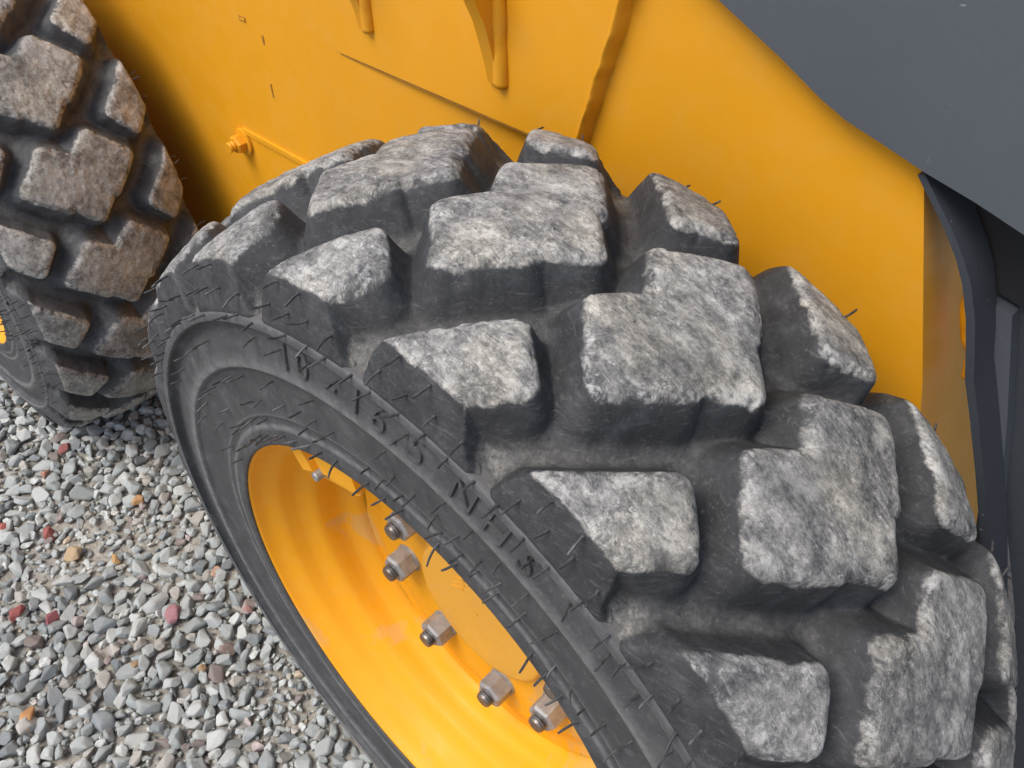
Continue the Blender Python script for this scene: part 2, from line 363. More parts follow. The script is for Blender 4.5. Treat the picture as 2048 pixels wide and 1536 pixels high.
# the few coloured stones of the photograph
SPECIAL = [(35, 1228, 23, (0.30, 0.085, 0.075), 'brick red block of stone'), (104, 1236, 20, (0.31, 0.10, 0.11), 'dark pink stone'),
 (97, 1070, 19, (0.34, 0.10, 0.085), 'red stone with a pale edge'), (8, 1054, 12, (0.42, 0.12, 0.10), 'small red stone'),
 (128, 897, 15, (0.32, 0.11, 0.10), 'small square red stone'), (343, 1228, 24, (0.38, 0.19, 0.20), 'mottled pink stone'),
 (57, 1442, 29, (0.55, 0.28, 0.11), 'large orange stone'), (277, 1000, 15, (0.50, 0.28, 0.12), 'orange stone'),
 (233, 1118, 15, (0.52, 0.32, 0.14), 'ochre stone'), (145, 1108, 24, (0.47, 0.34, 0.20), 'long tan stone'),
 (275, 1330, 15, (0.42, 0.29, 0.17), 'tan stone'), (400, 1340, 13, (0.48, 0.33, 0.18), 'small tan stone'),
 (432, 1143, 14, (0.48, 0.31, 0.22), 'salmon stone'), (450, 1300, 22, (0.27, 0.20, 0.17), 'brown stone'),
 (495, 1220, 13, (0.50, 0.27, 0.24), 'small pink stone'), (92, 948, 13, (0.45, 0.22, 0.15), 'reddish orange stone')]
for i, (u, v2, px, c, lab) in enumerate(SPECIAL):
    d = RWn.T @ np.array([(u - 1024) / 1803.8, (v2 - 768) / 1803.8, 1.0]); t = (0.010 - camP[2]) / d[2]; P = camP + t * d
    o = link('stone', HI[(i * 3 + 1) % 16], M_STONE, ground, label=lab); o.location = P; o.rotation_euler = tris_rot().to_euler()
    r = px * t / 1803.8 * 1.1; o.scale = (r, r, r); o.color = (*c, 1)
VV, FF, TT, off = [], [], [], 0
for i, (x, y, z, r, R3, t) in enumerate(stones):
    if i in single: continue
    Vb, Fb = (HI_NP[i % 16] if i < n_fine and x > -0.05 and y < 0.6 else LO_NP[i % 12])
    P = (Vb * (r * 1.12)) @ np.array(R3).T + np.array((x, y, z))
    VV.append(P); FF.append(Fb + off); off += len(P); TT.append(np.repeat(np.array([[*t, 1.0]]), len(P), 0))
me = from_np('gravel', np.concatenate(VV), np.concatenate(FF), False)
at = me.attributes.new('tone', 'FLOAT_COLOR', 'POINT'); at.data.foreach_set('color', np.concatenate(TT).astype(np.float32).ravel())
link('gravel', me, M_GRAVEL, kind='stuff', label='loose grey crushed stone gravel lying around and under the machine')

# ------------------------------------------------------------------ the machine
loader = bpy.data.objects.new('compact_loader', None); COL.objects.link(loader)
loader['label'] = 'yellow compact loader with dark grey side cover and chunky treaded tyres on gravel'; loader['category'] = 'loader'
YP = -0.36            # outer face of the yellow side plate

def plate(name, bm, mat, bevel=0.004, parent=loader, off=(0, 0, 0), **k):
    for vtx in bm.verts: vtx.co += Vector((0, 0, ZA * S)) + Vector(off) * S
    return link(name, bm_mesh(name, bm, 35, bevel * S), mat, parent, **k)

side = [(-0.447, 1.013), (-0.36, 1.30), (3.55, 1.30), (3.75, 0.6), (3.75, -0.1), (3.4, -0.42), (-0.35, -0.42), (-0.70, 0.05), (-0.554, 0.647)]
body = plate('side_plate', prism(side, 'y', YP, -2.75), M_YEL, 0.010)
# doubler plate welded on, shade painted as a brown strip along its lower seam
def doubler():
    pts = [(1.03, 0.80, 0.0005), (0.214, 0.822, 0.032), (0.120, 1.131, 0.032), (0.071, 1.295, 0.032), (1.03, 1.295, 0.0005)]
    bm = bmesh.new(); lo = [bm.verts.new(Vector((x, YP - 0.004, z)) * S) for x, z, t in pts]; hi = [bm.verts.new(Vector((x, YP + t, z)) * S) for x, z, t in pts]
    n = len(pts); bm.faces.new(lo); bm.faces.new(hi[::-1])
    for i in range(n): bm.faces.new((lo[i], hi[i], hi[(i + 1) % n], lo[(i + 1) % n]))
    return bm
plate('doubler_plate', doubler(), M_YEL, 0.0)
def seam_shade():
    bm = bmesh.new(); A, B = [], []
    for lst, x, z, t in ((A, 1.0, 0.8008, 0.0016), (B, 0.216, 0.8225, 0.032)):
        for dz, dy in ((0, -0.006), (0, -0.0012), (-0.0055, -0.0012), (-0.0055, -0.006)): lst.append(bm.verts.new(Vector((x, YP + t + dy, z + dz)) * S))
    for k in range(4): bm.faces.new((A[k], A[(k + 1) % 4], B[(k + 1) % 4], B[k]))
    bm.faces.new(A[::-1]); bm.faces.new(B); return bm
plate('seam_shade', seam_shade(), M_SHADE, 0.0)
def fillet_weld():
    """irregular fillet filling the step at the doubler's rear edge"""
    V, F = [], []; n, k = 110, 12
    for i in range(n + 1):
        z = 1.30 - (1.30 - 0.835) * i / n; xl = 0.120 + (1.131 - z) * (0.094 / 0.309)
        wv = mnoise.noise(Vector((0, 0, z * 19))) * 0.0055 + mnoise.noise(Vector((4, 0, z * 47))) * 0.0012
        step = mnoise.noise(Vector((9, 0, z * 14))) * 0.004
        end = min(1, (n - i) / 4 + 0.15)
        for q in range(k + 1):
            t = q / k; bul = math.sin(math.pi * t)
            x = xl + 0.003 - t * (0.016 + wv + step) ; y = YP + 0.0335 - 0.0335 * t * t + bul * (0.003 + wv * 0.8) * end
            nz = mnoise.noise(Vector((x * 45, y * 45, z * 45))) * 0.0035 * bul
            V.append((x * S, (YP + (y + nz - YP) * (0.35 + 0.65 * end)) * S, (z + ZA) * S))
        V.append(((xl - 0.018) * S, (YP - 0.006) * S, (z + ZA) * S)); V.append(((xl + 0.004) * S, (YP - 0.006) * S, (z + ZA) * S))
    m_ = k + 3
    for i in range(n):
        for q in range(m_): F.append((i * m_ + q, i * m_ + (q + 1) % m_, (i + 1) * m_ + (q + 1) % m_, (i + 1) * m_ + q))
    me = from_np('weld_bead', np.array(V), np.array(F)); bm = bmesh.new(); bm.from_mesh(me)
    bmesh.ops.holes_fill(bm, edges=[e for e in bm.edges if e.is_boundary]); link('weld_bead', bm_mesh('weld_bead', bm, 75), M_YEL, loader)
fillet_weld()

def bead(name, pts, rad, lump, mat, seed, parent=loader, squash=1.0, ns=10):
    """lumpy weld bead: tube along pts (tyre radii, world axes)"""
    pts = [Vector(p) for p in pts]; L = sum((pts[i + 1] - pts[i]).length for i in range(len(pts) - 1))
    n = max(8, int(L / (rad * 0.22))); ring = []
    cum = [0]
    for i in range(len(pts) - 1): cum.append(cum[-1] + (pts[i + 1] - pts[i]).length)
    V = []; F = []
    for i in range(n + 1):
        d = L * i / n; k = max(j for j in range(len(cum)) if cum[j] <= d + 1e-9); k = min(k, len(pts) - 2)
        f = (d - cum[k]) / (cum[k + 1] - cum[k]); c = pts[k].lerp(pts[k + 1], f); t = (pts[k + 1] - pts[k]).normalized()
        a = t.cross(Vector((0, 1, 0))); a = a.normalized() if a.length > 0.1 else t.cross(Vector((1, 0, 0))).normalized(); bb = t.cross(a)
        end = min(1.0, 0.72 + min(i, n - i) * 0.14)
        for q in range(ns):
            an = 2 * math.pi * q / ns; dirv = a * math.cos(an) + bb * math.sin(an) * squash
            nz = mnoise.noise(c * (0.30 / rad) + Vector((seed, 0, 0))) * lump + mnoise.noise(c * (0.55 / rad) + dirv * 0.8 + Vector((seed, 3, 0))) * lump * 0.8
            V.append((c + dirv * rad * end * (1 + nz)) * S + Vector((0, 0, ZA * S)))
    for i in range(n):
        for q in range(ns): F.append((i * ns + q, i * ns + (q + 1) % ns, (i + 1) * ns + (q + 1) % ns, (i + 1) * ns + q))
    me = from_np(name, np.array(V), np.array(F)); bm = bmesh.new(); bm.from_mesh(me)
    bmesh.ops.holes_fill(bm, edges=[e for e in bm.edges if e.is_boundary]); me2 = bm_mesh(name, bm, 70)
    return link(name, me2, mat, parent)
def gusset(x, th, zb, yb_, prof, seed):
    pts = [(YP + 0.001, zb)] + prof + [(YP + 0.001, prof[-1][1])]
    o = plate('gusset', prism(pts, 'x', x, x + th), M_YEL, 0.003)
    bead('weld_bead', [(x - 0.002, yb_ + 0.006, prof[-1][1]), (x - 0.002, yb_ + 0.004, 1.05), (x - 0.002, yb_ + 0.001, zb + 0.004)], 0.0170, 0.10, M_YEL, seed, parent=o, ns=14)
gusset(0.415, 0.032, 0.893, -0.336, [(-0.328, 0.900), (-0.322, 0.935), (-0.310, 0.980), (-0.294, 1.035), (-0.268, 1.09), (-0.228, 1.155), (-0.16, 1.24)], 5.0)
gusset(0.862, 0.030, 0.886, -0.353, [(-0.346, 0.893), (-0.342, 0.925), (-0.331, 0.965), (-0.313, 1.01), (-0.285, 1.07), (-0.235, 1.15), (-0.165, 1.24)], 9.0)

# bolt with the ledge running back from it
def hexprism(r, h, ch=0.0):
    bm = bmesh.new(); rings = []
    prof = [(0, r * 0.97), (h * 0.06, r), (h * (1 - ch), r), (h, r * 0.86)] if ch else [(0, r), (h, r)]
    for (z, rr) in prof: rings.append([bm.verts.new((rr * math.cos(math.pi / 3 * i), z, rr * math.sin(math.pi / 3 * i))) for i in range(6)])
    bm.faces.new(rings[0]); bm.faces.new(rings[-1][::-1])
    for a, c in zip(rings, rings[1:]):
        for i in range(6): bm.faces.new((a[i], c[i], c[(i + 1) % 6], a[(i + 1) % 6]))
    return bm
def cyl_y(r0, r1, y0, y1, n=20, thread=0):
    bm = bmesh.new(); prof = [(y0, r0)]
    if thread:
        for i in range(thread): 
            a = y0 + (y1 - y0) * (i + 0.1) / (thread + 0.4); d = (y1 - y0) / (thread + 0.4)
            prof += [(a, r0), (a + d * 0.45, r0 * 0.84)]
    prof += [(y1 - (y1 - y0) * 0.08, r1), (y1, r1 * 0.86)]
    rings = [[bm.verts.new((rr * math.cos(2 * math.pi * i / n), y, rr * math.sin(2 * math.pi * i / n))) for i in range(n)] for y, rr in prof]
    bm.faces.new(rings[0]); bm.faces.new(rings[-1][::-1])
    for a, c in zip(rings, rings[1:]):
        for i in range(n): bm.faces.new((a[i], c[i], c[(i + 1) % n], a[(i + 1) % n]))
    return bm
bolt = link('bolt', bm_mesh('bolt', hexprism(0.030 * S, 0.03 * S, 0.15), 30, 0.001), M_YEL, loader); bolt.location = W(1.59, YP + 0.009, 0.355); bolt.rotation_euler = (0, 0.3, 0)
wsh = link('washer', bm_mesh('washer', cyl_y(0.043 * S, 0.043 * S, 0, 0.010 * S, 28), 30, 0.0005), M_YEL, bolt); wsh.location = (0, -0.008 * S, 0)
stc = link('bolt_end', bm_mesh('bolt_end', cyl_y(0.017 * S, 0.017 * S, 0, 0.052 * S, 16, 4), 30), M_YEL, bolt)
plate('ledge', prism([(1.58, 0.405), (0.75, 0.405), (0.75, 0.389), (1.58, 0.389)], 'y', YP - 0.002, YP + 0.006), M_YEL, 0.002)
for (x, z, a, c) in ((1.438, 0.775, 0.016, 0.007), (1.351, 0.740, 0.004, 0.012), (1.361, 0.591, 0.003, 0.020)):
    slot = plate('slot', prism([(x - a, z - c), (x + a, z - c), (x + a, z + c), (x - a, z + c)], 'y', YP - 0.01, YP + 0.0012), M_SHADE, 0.0)  # thin dark plate, the shade inside the slot put into its colour
    if a > 0.01: link('slot_plug', bm_mesh('slot_plug', prism([(x - a * 0.72, z - c * 0.5 + ZA), (x + a * 0.72, z - c * 0.5 + ZA), (x + a * 0.72, z + c * 0.5 + ZA), (x - a * 0.72, z + c * 0.5 + ZA)], 'y', YP, YP + 0.0022)), M_YEL, slot)

# dark grey cover hanging over the yellow plate
pan = [(-0.074, 1.187), (-0.196, 1.129), (-0.274, 1.087), (-0.321, 1.067), (-0.381, 1.051), (-0.456, 1.030), (-0.537, 1.012), (-0.613, 0.991), (-0.80, 0.93), (-1.3, 0.80), (-1.3, 2.2), (0.9, 2.2), (0.9, 1.72)]
plate('side_cover', prism(pan, 'y', -0.33, -0.352), M_PANEL, 0.004)
# the recess behind: curved flange, back plate toned for shade, upright bar
cl = [(-0.455, 1.021), (-0.489, 0.984), (-0.518, 0.953), (-0.549, 0.913), (-0.571, 0.878), (-0.595, 0.823), (-0.612, 0.772), (-0.628, 0.717), (-0.655, 0.656), (-0.70, 0.55), (-0.76, 0.40), (-0.83, 0.20)]
def flange():
    bm = bmesh.new(); n = len(cl); R4 = []
    for i, (x, z) in enumerate(cl):
        a, c = cl[max(0, i - 1)], cl[min(n - 1, i + 1)]; t = Vector((c[0] - a[0], c[1] - a[1])).normalized(); nx, nz = -t.y, t.x
        th = 0.014
        R4.append([bm.verts.new(Vector(p) * S) for p in ((x, -0.340, z), (x, -0.422, z), (x + th * abs(nx), -0.422, z - th * 0.3), (x + th * abs(nx), -0.340, z - th * 0.3))])
    for a, c in zip(R4, R4[1:]):
        for k in range(4): bm.faces.new((a[k], a[(k + 1) % 4], c[(k + 1) % 4], c[k]))
    bm.faces.new(R4[0]); bm.faces.new(R4[-1][::-1]); return bm
plate('curved_flange', flange(), M_FRAME, 0.002)
plate('back_plate', prism([(-0.44, 1.02), (-0.50, 0.94), (-0.56, 0.86), (-0.60, 0.78), (-0.64, 0.66), (-0.70, 0.50), (-0.85, 0.15), (-1.0, -0.3), (-1.9, -0.3), (-1.9, 1.5), (-0.44, 1.5)], 'y', -0.452, -0.48), M_FRAME, 0.002)
plate('upright_bar', prism([(-0.592, 0.81), (-0.628, 0.80), (-0.69, 0.60), (-0.752, 0.37), (-0.86, -0.1), (-0.82, -0.1), (-0.712, 0.385), (-0.65, 0.61)], 'y', -0.4505, -0.42), M_PANEL, 0.004)
plate('void_shade', prism([(-0.47, 1.02), (-0.592, 0.82), (-1.3, 0.70), (-1.3, 1.45), (-0.47, 1.45)], 'y', -0.435, -0.4515), M_VOID, 0.002)  # black sheet painted in as the shaded void under the cover
bead('weld_bead', [(-0.55, -0.45, 0.80), (-0.58, -0.447, 0.72), (-0.61, -0.452, 0.63)], 0.018, 0.5, M_YEL, 21.0, ns=14)

# ------------------------------------------------------------------ tyres
N = 21; PITCH = 2 * math.pi / N
def interp_prof(pts):
    pts = np.array(pts); s = np.concatenate([[0], np.cumsum(np.hypot(*np.diff(pts, axis=0).T))])
    f = np.linspace(0, s[-1], 400); y = np.interp(f, s, pts[:, 0]); r = np.interp(f, s, pts[:, 1])
    k = np.ones(9) / 9
    ys, rs = np.convolve(np.pad(y, 4, 'edge'), k, 'valid'), np.convolve(np.pad(r, 4, 'edge'), k, 'valid')
    ys[:4], rs[:4] = y[:4], r[:4]; return f, ys, rs
ENV = interp_prof([(0, 1.006), (0.08, 1.004), (0.15, 0.996), (0.20, 0.984), (0.25, 0.966), (0.287, 0.950), (0.296, 0.942), (0.300, 0.930), (0.3195, 0.857), (0.322, 0.83), (0.322, 0.80)])
BAS = [(0, 0.908), (0.10, 0.906), (0.17, 0.898), (0.22, 0.888), (0.26, 0.876), (0.29, 0.866), (0.305, 0.860), (0.315, 0.8575)]
bs = np.array([0, 0.10, 0.17, 0.225, 0.275, 0.325, 0.37, 0.405, 0.45])
by = np.array([0, 0.10, 0.17, 0.22, 0.258, 0.282, 0.298, 0.312, 0.318]); br = np.array([0.908, 0.906, 0.898, 0.888, 0.876, 0.866, 0.859, 0.852, 0.82])
def env(s): a = np.abs(s); return np.sign(s) * np.interp(a, ENV[0], ENV[1]), np.interp(a, ENV[0], ENV[2])
def base(s): a = np.abs(s); return np.sign(s) * np.interp(a, bs, by), np.interp(a, bs, br)
def inset(poly, d):
    P = np.array(poly); n = len(P); out = []
    area = sum(P[i - 1][0] * P[i][1] - P[i][0] * P[i - 1][1] for i in range(n)); sg = 1 if area > 0 else -1
    for i in range(n):
        a, c, e = P[i - 1], P[i], P[(i + 1) % n]
        t1 = (c - a) / np.hypot(*(c - a)); t2 = (e - c) / np.hypot(*(e - c))
        n1 = np.array([-t1[1], t1[0]]) * sg; n2 = np.array([-t2[1], t2[0]]) * sg
        bis = n1 + n2; bis /= max(1e-6, bis @ bis) / 2
        out.append(c + bis * d)
    return np.array(out)
def sdf(poly, u, s):
    d = np.full(u.shape, 1e9); inside = np.zeros(u.shape, bool); n = len(poly)
    for i in range(n):
        a, c = poly[i], poly[(i + 1) % n]; e = c - a
        wx, wy = u - a[0], s - a[1]; t = np.clip((wx * e[0] + wy * e[1]) / (e @ e), 0, 1)
        d = np.minimum(d, (wx - e[0] * t) ** 2 + (wy - e[1] * t) ** 2)
        c1 = (a[1] <= s) & (c[1] > s); c2 = (a[1] > s) & (c[1] <= s); cr = e[0] * wy - e[1] * wx
        inside ^= (c1 & (cr > 0)) | (c2 & (cr < 0))
    return np.where(inside, -1, 1) * np.sqrt(d)
RM = 0.97
def du(deg): return math.radians(deg) * RM
A_POLY = [(90.0, 0.306), (97.9, 0.158), (103.3, 0.230), (99.4, 0.306), (100.5, 0.350), (101.4, 0.380), (102.1, 0.394), (102.3, 0.44), (88.2, 0.44), (88.2, 0.385), (88.8, 0.345)]
B_POLY = [(99.15, 0.0735), (102.25, 0.0), (99.15, -0.0735), (105.65, -0.186), (111.15, -0.080), (111.25, -0.062), (114.9, 0.0), (111.25, 0.062), (111.15, 0.080), (105.65, 0.186)]
RC = 0.019
PA = inset([(du(a), s) for a, s in A_POLY], RC); PB = inset([(du(a), s) for a, s in B_POLY], RC)
PC = PA * np.array([1, -1])
HD = [-0.018, -0.010, -0.004, 0.001, 0.006, 0.034, 0.041, 0.050, 0.062, 0.076, 0.095]; HV = [1, 0.990, 0.965, 0.925, 0.85, 0.20, 0.125, 0.065, 0.025, 0.006, 0]
TH0, NT = 84.0, 214; DT = 360 / N / 100; SL = 0.420; NS = 280
sg_ = np.linspace(-SL, SL, NS + 1); tg = TH0 + DT * np.arange(NT + 1)
TG, SG = np.meshgrid(tg, sg_, indexing='ij'); UG = np.radians(TG) * RM
ey, er = env(SG); yb, rb = base(SG)
DEPTH = np.clip(np.hypot(ey - yb, er - rb) / 0.095, 0.32, 1.0)
FADE = np.clip((np.abs(SG) - 0.394) / 0.014, 0, 1)
VARIANTS = 10
def make_variant(seed):
    P = np.stack([UG.ravel() + seed * 3.1, SG.ravel(), np.full(UG.size, seed * 1.7)], 1)
    nl = smooth_noise(P, 11, 2).reshape(UG.shape); nh = smooth_noise(P, 42, 2).reshape(UG.shape)
    hs, ids = [], []; dmin = np.full(UG.shape, 9.0)
    for k in (-1, 0, 1):
        for typ, poly in ((0, PA), (1, PB), (2, PC)):
            d = sdf(poly + np.array([k * PITCH * RM, 0]), UG, SG) - RC
            d = d + np.clip(1 - np.abs(d) / 0.03, 0, 1) * (0.0035 * nl + 0.0018 * nh)
            dmin = np.minimum(dmin, d); d = np.where(d > 0, d / DEPTH, d)
            hs.append(np.interp(d, HD, HV)); ids.append(typ + 10 * k)
    H = np.array(hs); own = np.array(ids)[H.argmax(0)]; h = 1 - np.prod(1 - H, 0)
    top = np.clip((h - 0.9) / 0.09, 0, 1)
    edge = np.clip((h - 0.55) / 0.4, 0, 1) * (h < 0.97)
    hh = h + top * (0.024 * nl + 0.026 * nh) + edge * np.minimum(0, nh + 0.10) * 0.14
    Y = yb + (ey - yb) * hh; Rr = rb + (er - rb) * hh
    Rr = Rr - 0.0045 * np.clip(1 - h / 0.035, 0, 1) - 0.002 * FADE; Y = Y - np.sign(SG) * 0.0035 * FADE
    V = np.stack([Rr * np.cos(np.radians(TG)), Y, Rr * np.sin(np.radians(TG))], -1).reshape(-1, 3) * S
    run = np.clip((0.325 - np.abs(SG)) / 0.02, 0, 1)        # the shoulder flank is not a running face
    wear = (np.clip((h - 0.68) / 0.27, 0, 1) * run).ravel(); floor = (np.clip(1 - h / 0.30, 0, 1) * (0.75 + 0.6 * np.clip((np.abs(SG) - 0.27) / 0.06, 0, 1))).ravel()
    inner = np.clip(np.minimum(-dmin, (0.307 - np.abs(SG))) / 0.05, 0, 1).ravel()
    I, J = np.meshgrid(np.arange(NT), np.arange(NS), indexing='ij'); st = NS + 1
    F = np.stack([I * st + J, I * st + J + 1, (I + 1) * st + J + 1, (I + 1) * st + J], -1).reshape(-1, 4)
    fh = h.ravel()[F].max(1); fo = own.ravel()[F[:, 0]]
    out = []
    for typ in (0, 1, 2):
        f = F[(fo == typ) & (fh > 0.003)]; used, inv = np.unique(f, return_inverse=True)
        out.append(from_np('tread_block', V[used], inv.reshape(-1, 4), True, {'wear': wear[used], 'floor': floor[used], 'inner': inner[used]}))
    return out
BLOCKS = [make_variant(i) for i in range(VARIANTS)]

half = [(0, 0.905, 1, 0), (0.06, 0.904, 1, 0), (0.10, 0.903, 1, 0), (0.14, 0.899, 1, 0), (0.17, 0.895, 1, 0), (0.20, 0.890, 1, 0), (0.22, 0.885, 1, 0), (0.24, 0.880, 1, 0), (0.26, 0.873, 1, 0), (0.275, 0.868, 1, 0), (0.285, 0.862, 1, 0), (0.298, 0.8555, 1, 0),
 (0.310, 0.8530, 0.8, 0.1), (0.3160, 0.8525, 0.2, 0.2), (0.3195, 0.8505, 0, 0.3), (0.3215, 0.846, 0, 0.2), (0.3222, 0.839, 0, 0.25), (0.3216, 0.8350, 0, 0.9), (0.3185, 0.8335, 0, 0.3),
 (0.3080, 0.8318, 0, 0), (0.3025, 0.829, 0, 0), (0.3015, 0.820, 0, 0), (0.3045, 0.806, 0, 0), (0.3090, 0.79, 0, 0), (0.3130, 0.772, 0, 0), (0.3162, 0.757, 0, 0.3), (0.3170, 0.747, 0, 0.7), (0.3168, 0.7405, 0, 0.9), (0.3155, 0.7375, 0, 0.4), (0.3100, 0.7335, 0, 0), (0.3085, 0.728, 0, 0), (0.3075, 0.70, 0, 0),
 (0.3065, 0.675, 0, 0), (0.3055, 0.65, 0, 0), (0.3052, 0.634, 0, 0.1), (0.3052, 0.629, 0, 0.8), (0.3035, 0.626, 0, 0.3), (0.3020, 0.622, 0, 0), (0.3030, 0.612, 0, 0), (0.3055, 0.606, 0, 0.7), (0.3058, 0.602, 0, 0.7), (0.3062, 0.595, 0, 0), (0.3075, 0.585, 0, 0), (0.3088, 0.576, 0, 0), (0.3093, 0.569, 0, 0), (0.3085, 0.5645, 0, 0), (0.306, 0.5622, 0, 0), (0.3035, 0.5625, 0, 0), (0.302, 0.566, 0, 0), (0.29, 0.570, 0, 0), (0.27, 0.570, 0, 0), (0.24, 0.566, 0, 0), (0.2, 0.56, 0, 0)]
prof = [(-a, r_, f, e) for a, r_, f, e in half[:0:-1]] + half
TYRE_ME = lathe('tyre', [(p[0], p[1]) for p in prof], 252, {'floor': [p[2] for p in prof], 'wear': [p[3] for p in prof]})

TYRE_ME.materials.append(M_SIDE); TYRE_ME.materials.append(M_BLOCK)
_n = len(prof) - 1; _mid = [i for i in range(_n) if 0.5 * (abs(prof[i][0]) + abs(prof[i + 1][0])) < 0.312 and min(prof[i][1], prof[i + 1][1]) > 0.853]
_mi = np.zeros((252, _n), np.int32); _mi[:, _mid] = 1; TYRE_ME.polygons.foreach_set('material_index', _mi.ravel())
rimp = [(0.20, 0.555), (0.26, 0.563), (0.296, 0.5685), (0.299, 0.5670), (0.3025, 0.5655), (0.3035, 0.5630), (0.3025, 0.5605), (0.297, 0.5580), (0.286, 0.5545), (0.274, 0.5465), (0.264, 0.537), (0.255, 0.528), (0.243, 0.5205), (0.222, 0.515), (0.212, 0.508), (0.203, 0.500), (0.194, 0.488), (0.186, 0.479), (0.175, 0.474), (0.150, 0.471), (0.132, 0.469), (0.122, 0.464), (0.112, 0.452), (0.104, 0.438), (0.096, 0.428), (0.080, 0.423), (0.03, 0.420), (-0.15, 0.42), (-0.22, 0.47), (-0.28, 0.54), (-0.306, 0.564), (-0.296, 0.5685), (-0.2, 0.555)]
RIM_ME = lathe('wheel', rimp, 192)
def disc_mod(t, y, r):
    k = np.clip((r - 0.30) / 0.06, 0, 1); return y, r * (1 + 0.030 * k * np.cos(8 * (t - math.radians(214.7 + 22.5))))
DISC_ME = lathe('wheel_disc', [(0.083, 0.43), (0.0835, 0.40), (0.084, 0.372), (0.089, 0.366), (0.0925, 0.358), (0.094, 0.345), (0.094, 0.30), (0.0935, 0.22), (0.092, 0.10), (0.092, 0.002), (0.05, 0.002), (0.05, 0.41)], 192, rmod=disc_mod)
HUB_ME = lathe('hub_cap', [(0.09, 0.196), (0.0975, 0.194), (0.0985, 0.189), (0.0985, 0.185), (0.112, 0.1835), (0.1155, 0.180), (0.117, 0.172), (0.117, 0.12), (0.1168, 0.002)], 128)
def hub_bar(x0, z0, x1, z1, wd):
    bm = bmesh.new(); d = Vector((x1 - x0, 0, z1 - z0)); n = Vector((-d.z, 0, d.x)).normalized() * wd / 2; lo, hi = [], []
    for (x, z, q) in ((x0, z0, 1), (x1, z1, 1), (x1, z1, -1), (x0, z0, -1)):
        for lst, y in ((lo, 0.1165), (hi, 0.1195)): lst.append(bm.verts.new((Vector((x, y, z)) + n * q) * S))
    bm.faces.new(lo); bm.faces.new(hi[::-1])
    for i in range(4): bm.faces.new((lo[i], hi[i], hi[(i + 1) % 4], lo[(i + 1) % 4]))
    return bm_mesh('hub_mark', bm)
HUB_MARKS = [hub_bar(0.044, 0.073, 0.004, 0.073, 0.007), hub_bar(0.030, 0.088, -0.012, 0.088, 0.007), hub_bar(0.008, 0.103, -0.028, 0.103, 0.007), hub_bar(-0.016, 0.118, -0.028, 0.090, 0.007)]
nut_bm = hexprism(0.0370 * S, 0.048 * S, 0.12)
NUT_ME = bm_mesh('wheel_nut', nut_bm, 25, 0.0018 * S)
WAS_ME = bm_mesh('nut_washer', cyl_y(0.038 * S, 0.037 * S, 0, 0.006 * S, 24), 30)
STUD_ME = bm_mesh('wheel_stud', cyl_y(0.0212 * S, 0.0205 * S, 0, 0.069 * S, 22, 8), 20)

VDEG = 92.0
def polar(deg, r, y): a = math.radians(deg); return Vector((r * math.cos(a), y, r * math.sin(a))) * S
def arc_slab(bm, degs, rin, rout, y0, y1):
    R4 = []
    for d, ri in zip(degs, rin): R4.append([bm.verts.new(polar(d, r_, y_)) for r_, y_ in ((rout, y1), (ri, y1), (ri, y0), (rout, y0))])
    for a, c in zip(R4, R4[1:]):
        for k in range(4): bm.faces.new((a[k], a[(k + 1) % 4], c[(k + 1) % 4], c[k]))
    bm.faces.new(R4[0]); bm.faces.new(R4[-1][::-1])
def guard():
    bm = bmesh.new(); D = np.linspace(83.5, 109, 22); t = np.linspace(0, 1, 22)
    arc_slab(bm, D, 0.468 - 0.028 * t + 0.075 * np.clip((t - 0.72) / 0.28, 0, 1) ** 2, 0.548, 0.258, 0.268)
    D2 = np.linspace(83.5, 88.5, 6); arc_slab(bm, D2, 0.490 - 0.004 * np.linspace(0, 1, 6), 0.545, 0.268, 0.282)
    D3 = np.linspace(93.5, 107, 10); arc_slab(bm, D3, 0.488 - 0.012 * np.linspace(0, 1, 10), 0.545, 0.268, 0.282)
    return bm_mesh('valve_guard', bm, 35, 0.0015 * S)
GUARD_ME = guard()
VALVE_ME = bm_mesh('valve_stem', cyl_y(0.0105 * S, 0.0105 * S, 0, 0.030 * S, 18, 0), 30)
def hair_mesh(seed):
    r = random.Random(seed); L = r.uniform(0.022, 0.034); n = 6; ns = 6; V = []; F = []
    bend = r.uniform(-0.28, 0.28); bx, bz = r.uniform(-1, 1), r.uniform(-1, 1)
    for i in range(n + 1):
        t = i / n; rad = 0.0021 * (1.25 if i in (0,) else 1.0) * (0.75 if i == n else 1)
        cx, cz = bx * bend * t * t * L, bz * bend * t * t * L
        for q in range(ns):
            a = 2 * math.pi * q / ns; V.append(((cx + rad * math.cos(a)) * S, t * L * S, (cz + rad * math.sin(a)) * S))
    for i in range(n):
        for q in range(ns): F.append((i * ns + q, i * ns + (q + 1) % ns, (i + 1) * ns + (q + 1) % ns, (i + 1) * ns + q))
    me = from_np('vent_hair', np.array(V), np.array(F)); bm = bmesh.new(); bm.from_mesh(me)
    bmesh.ops.holes_fill(bm, edges=[e for e in bm.edges if e.is_boundary]); return bm_mesh('vent_hair', bm, 60)
HAIRS = [hair_mesh(i) for i in range(8)]
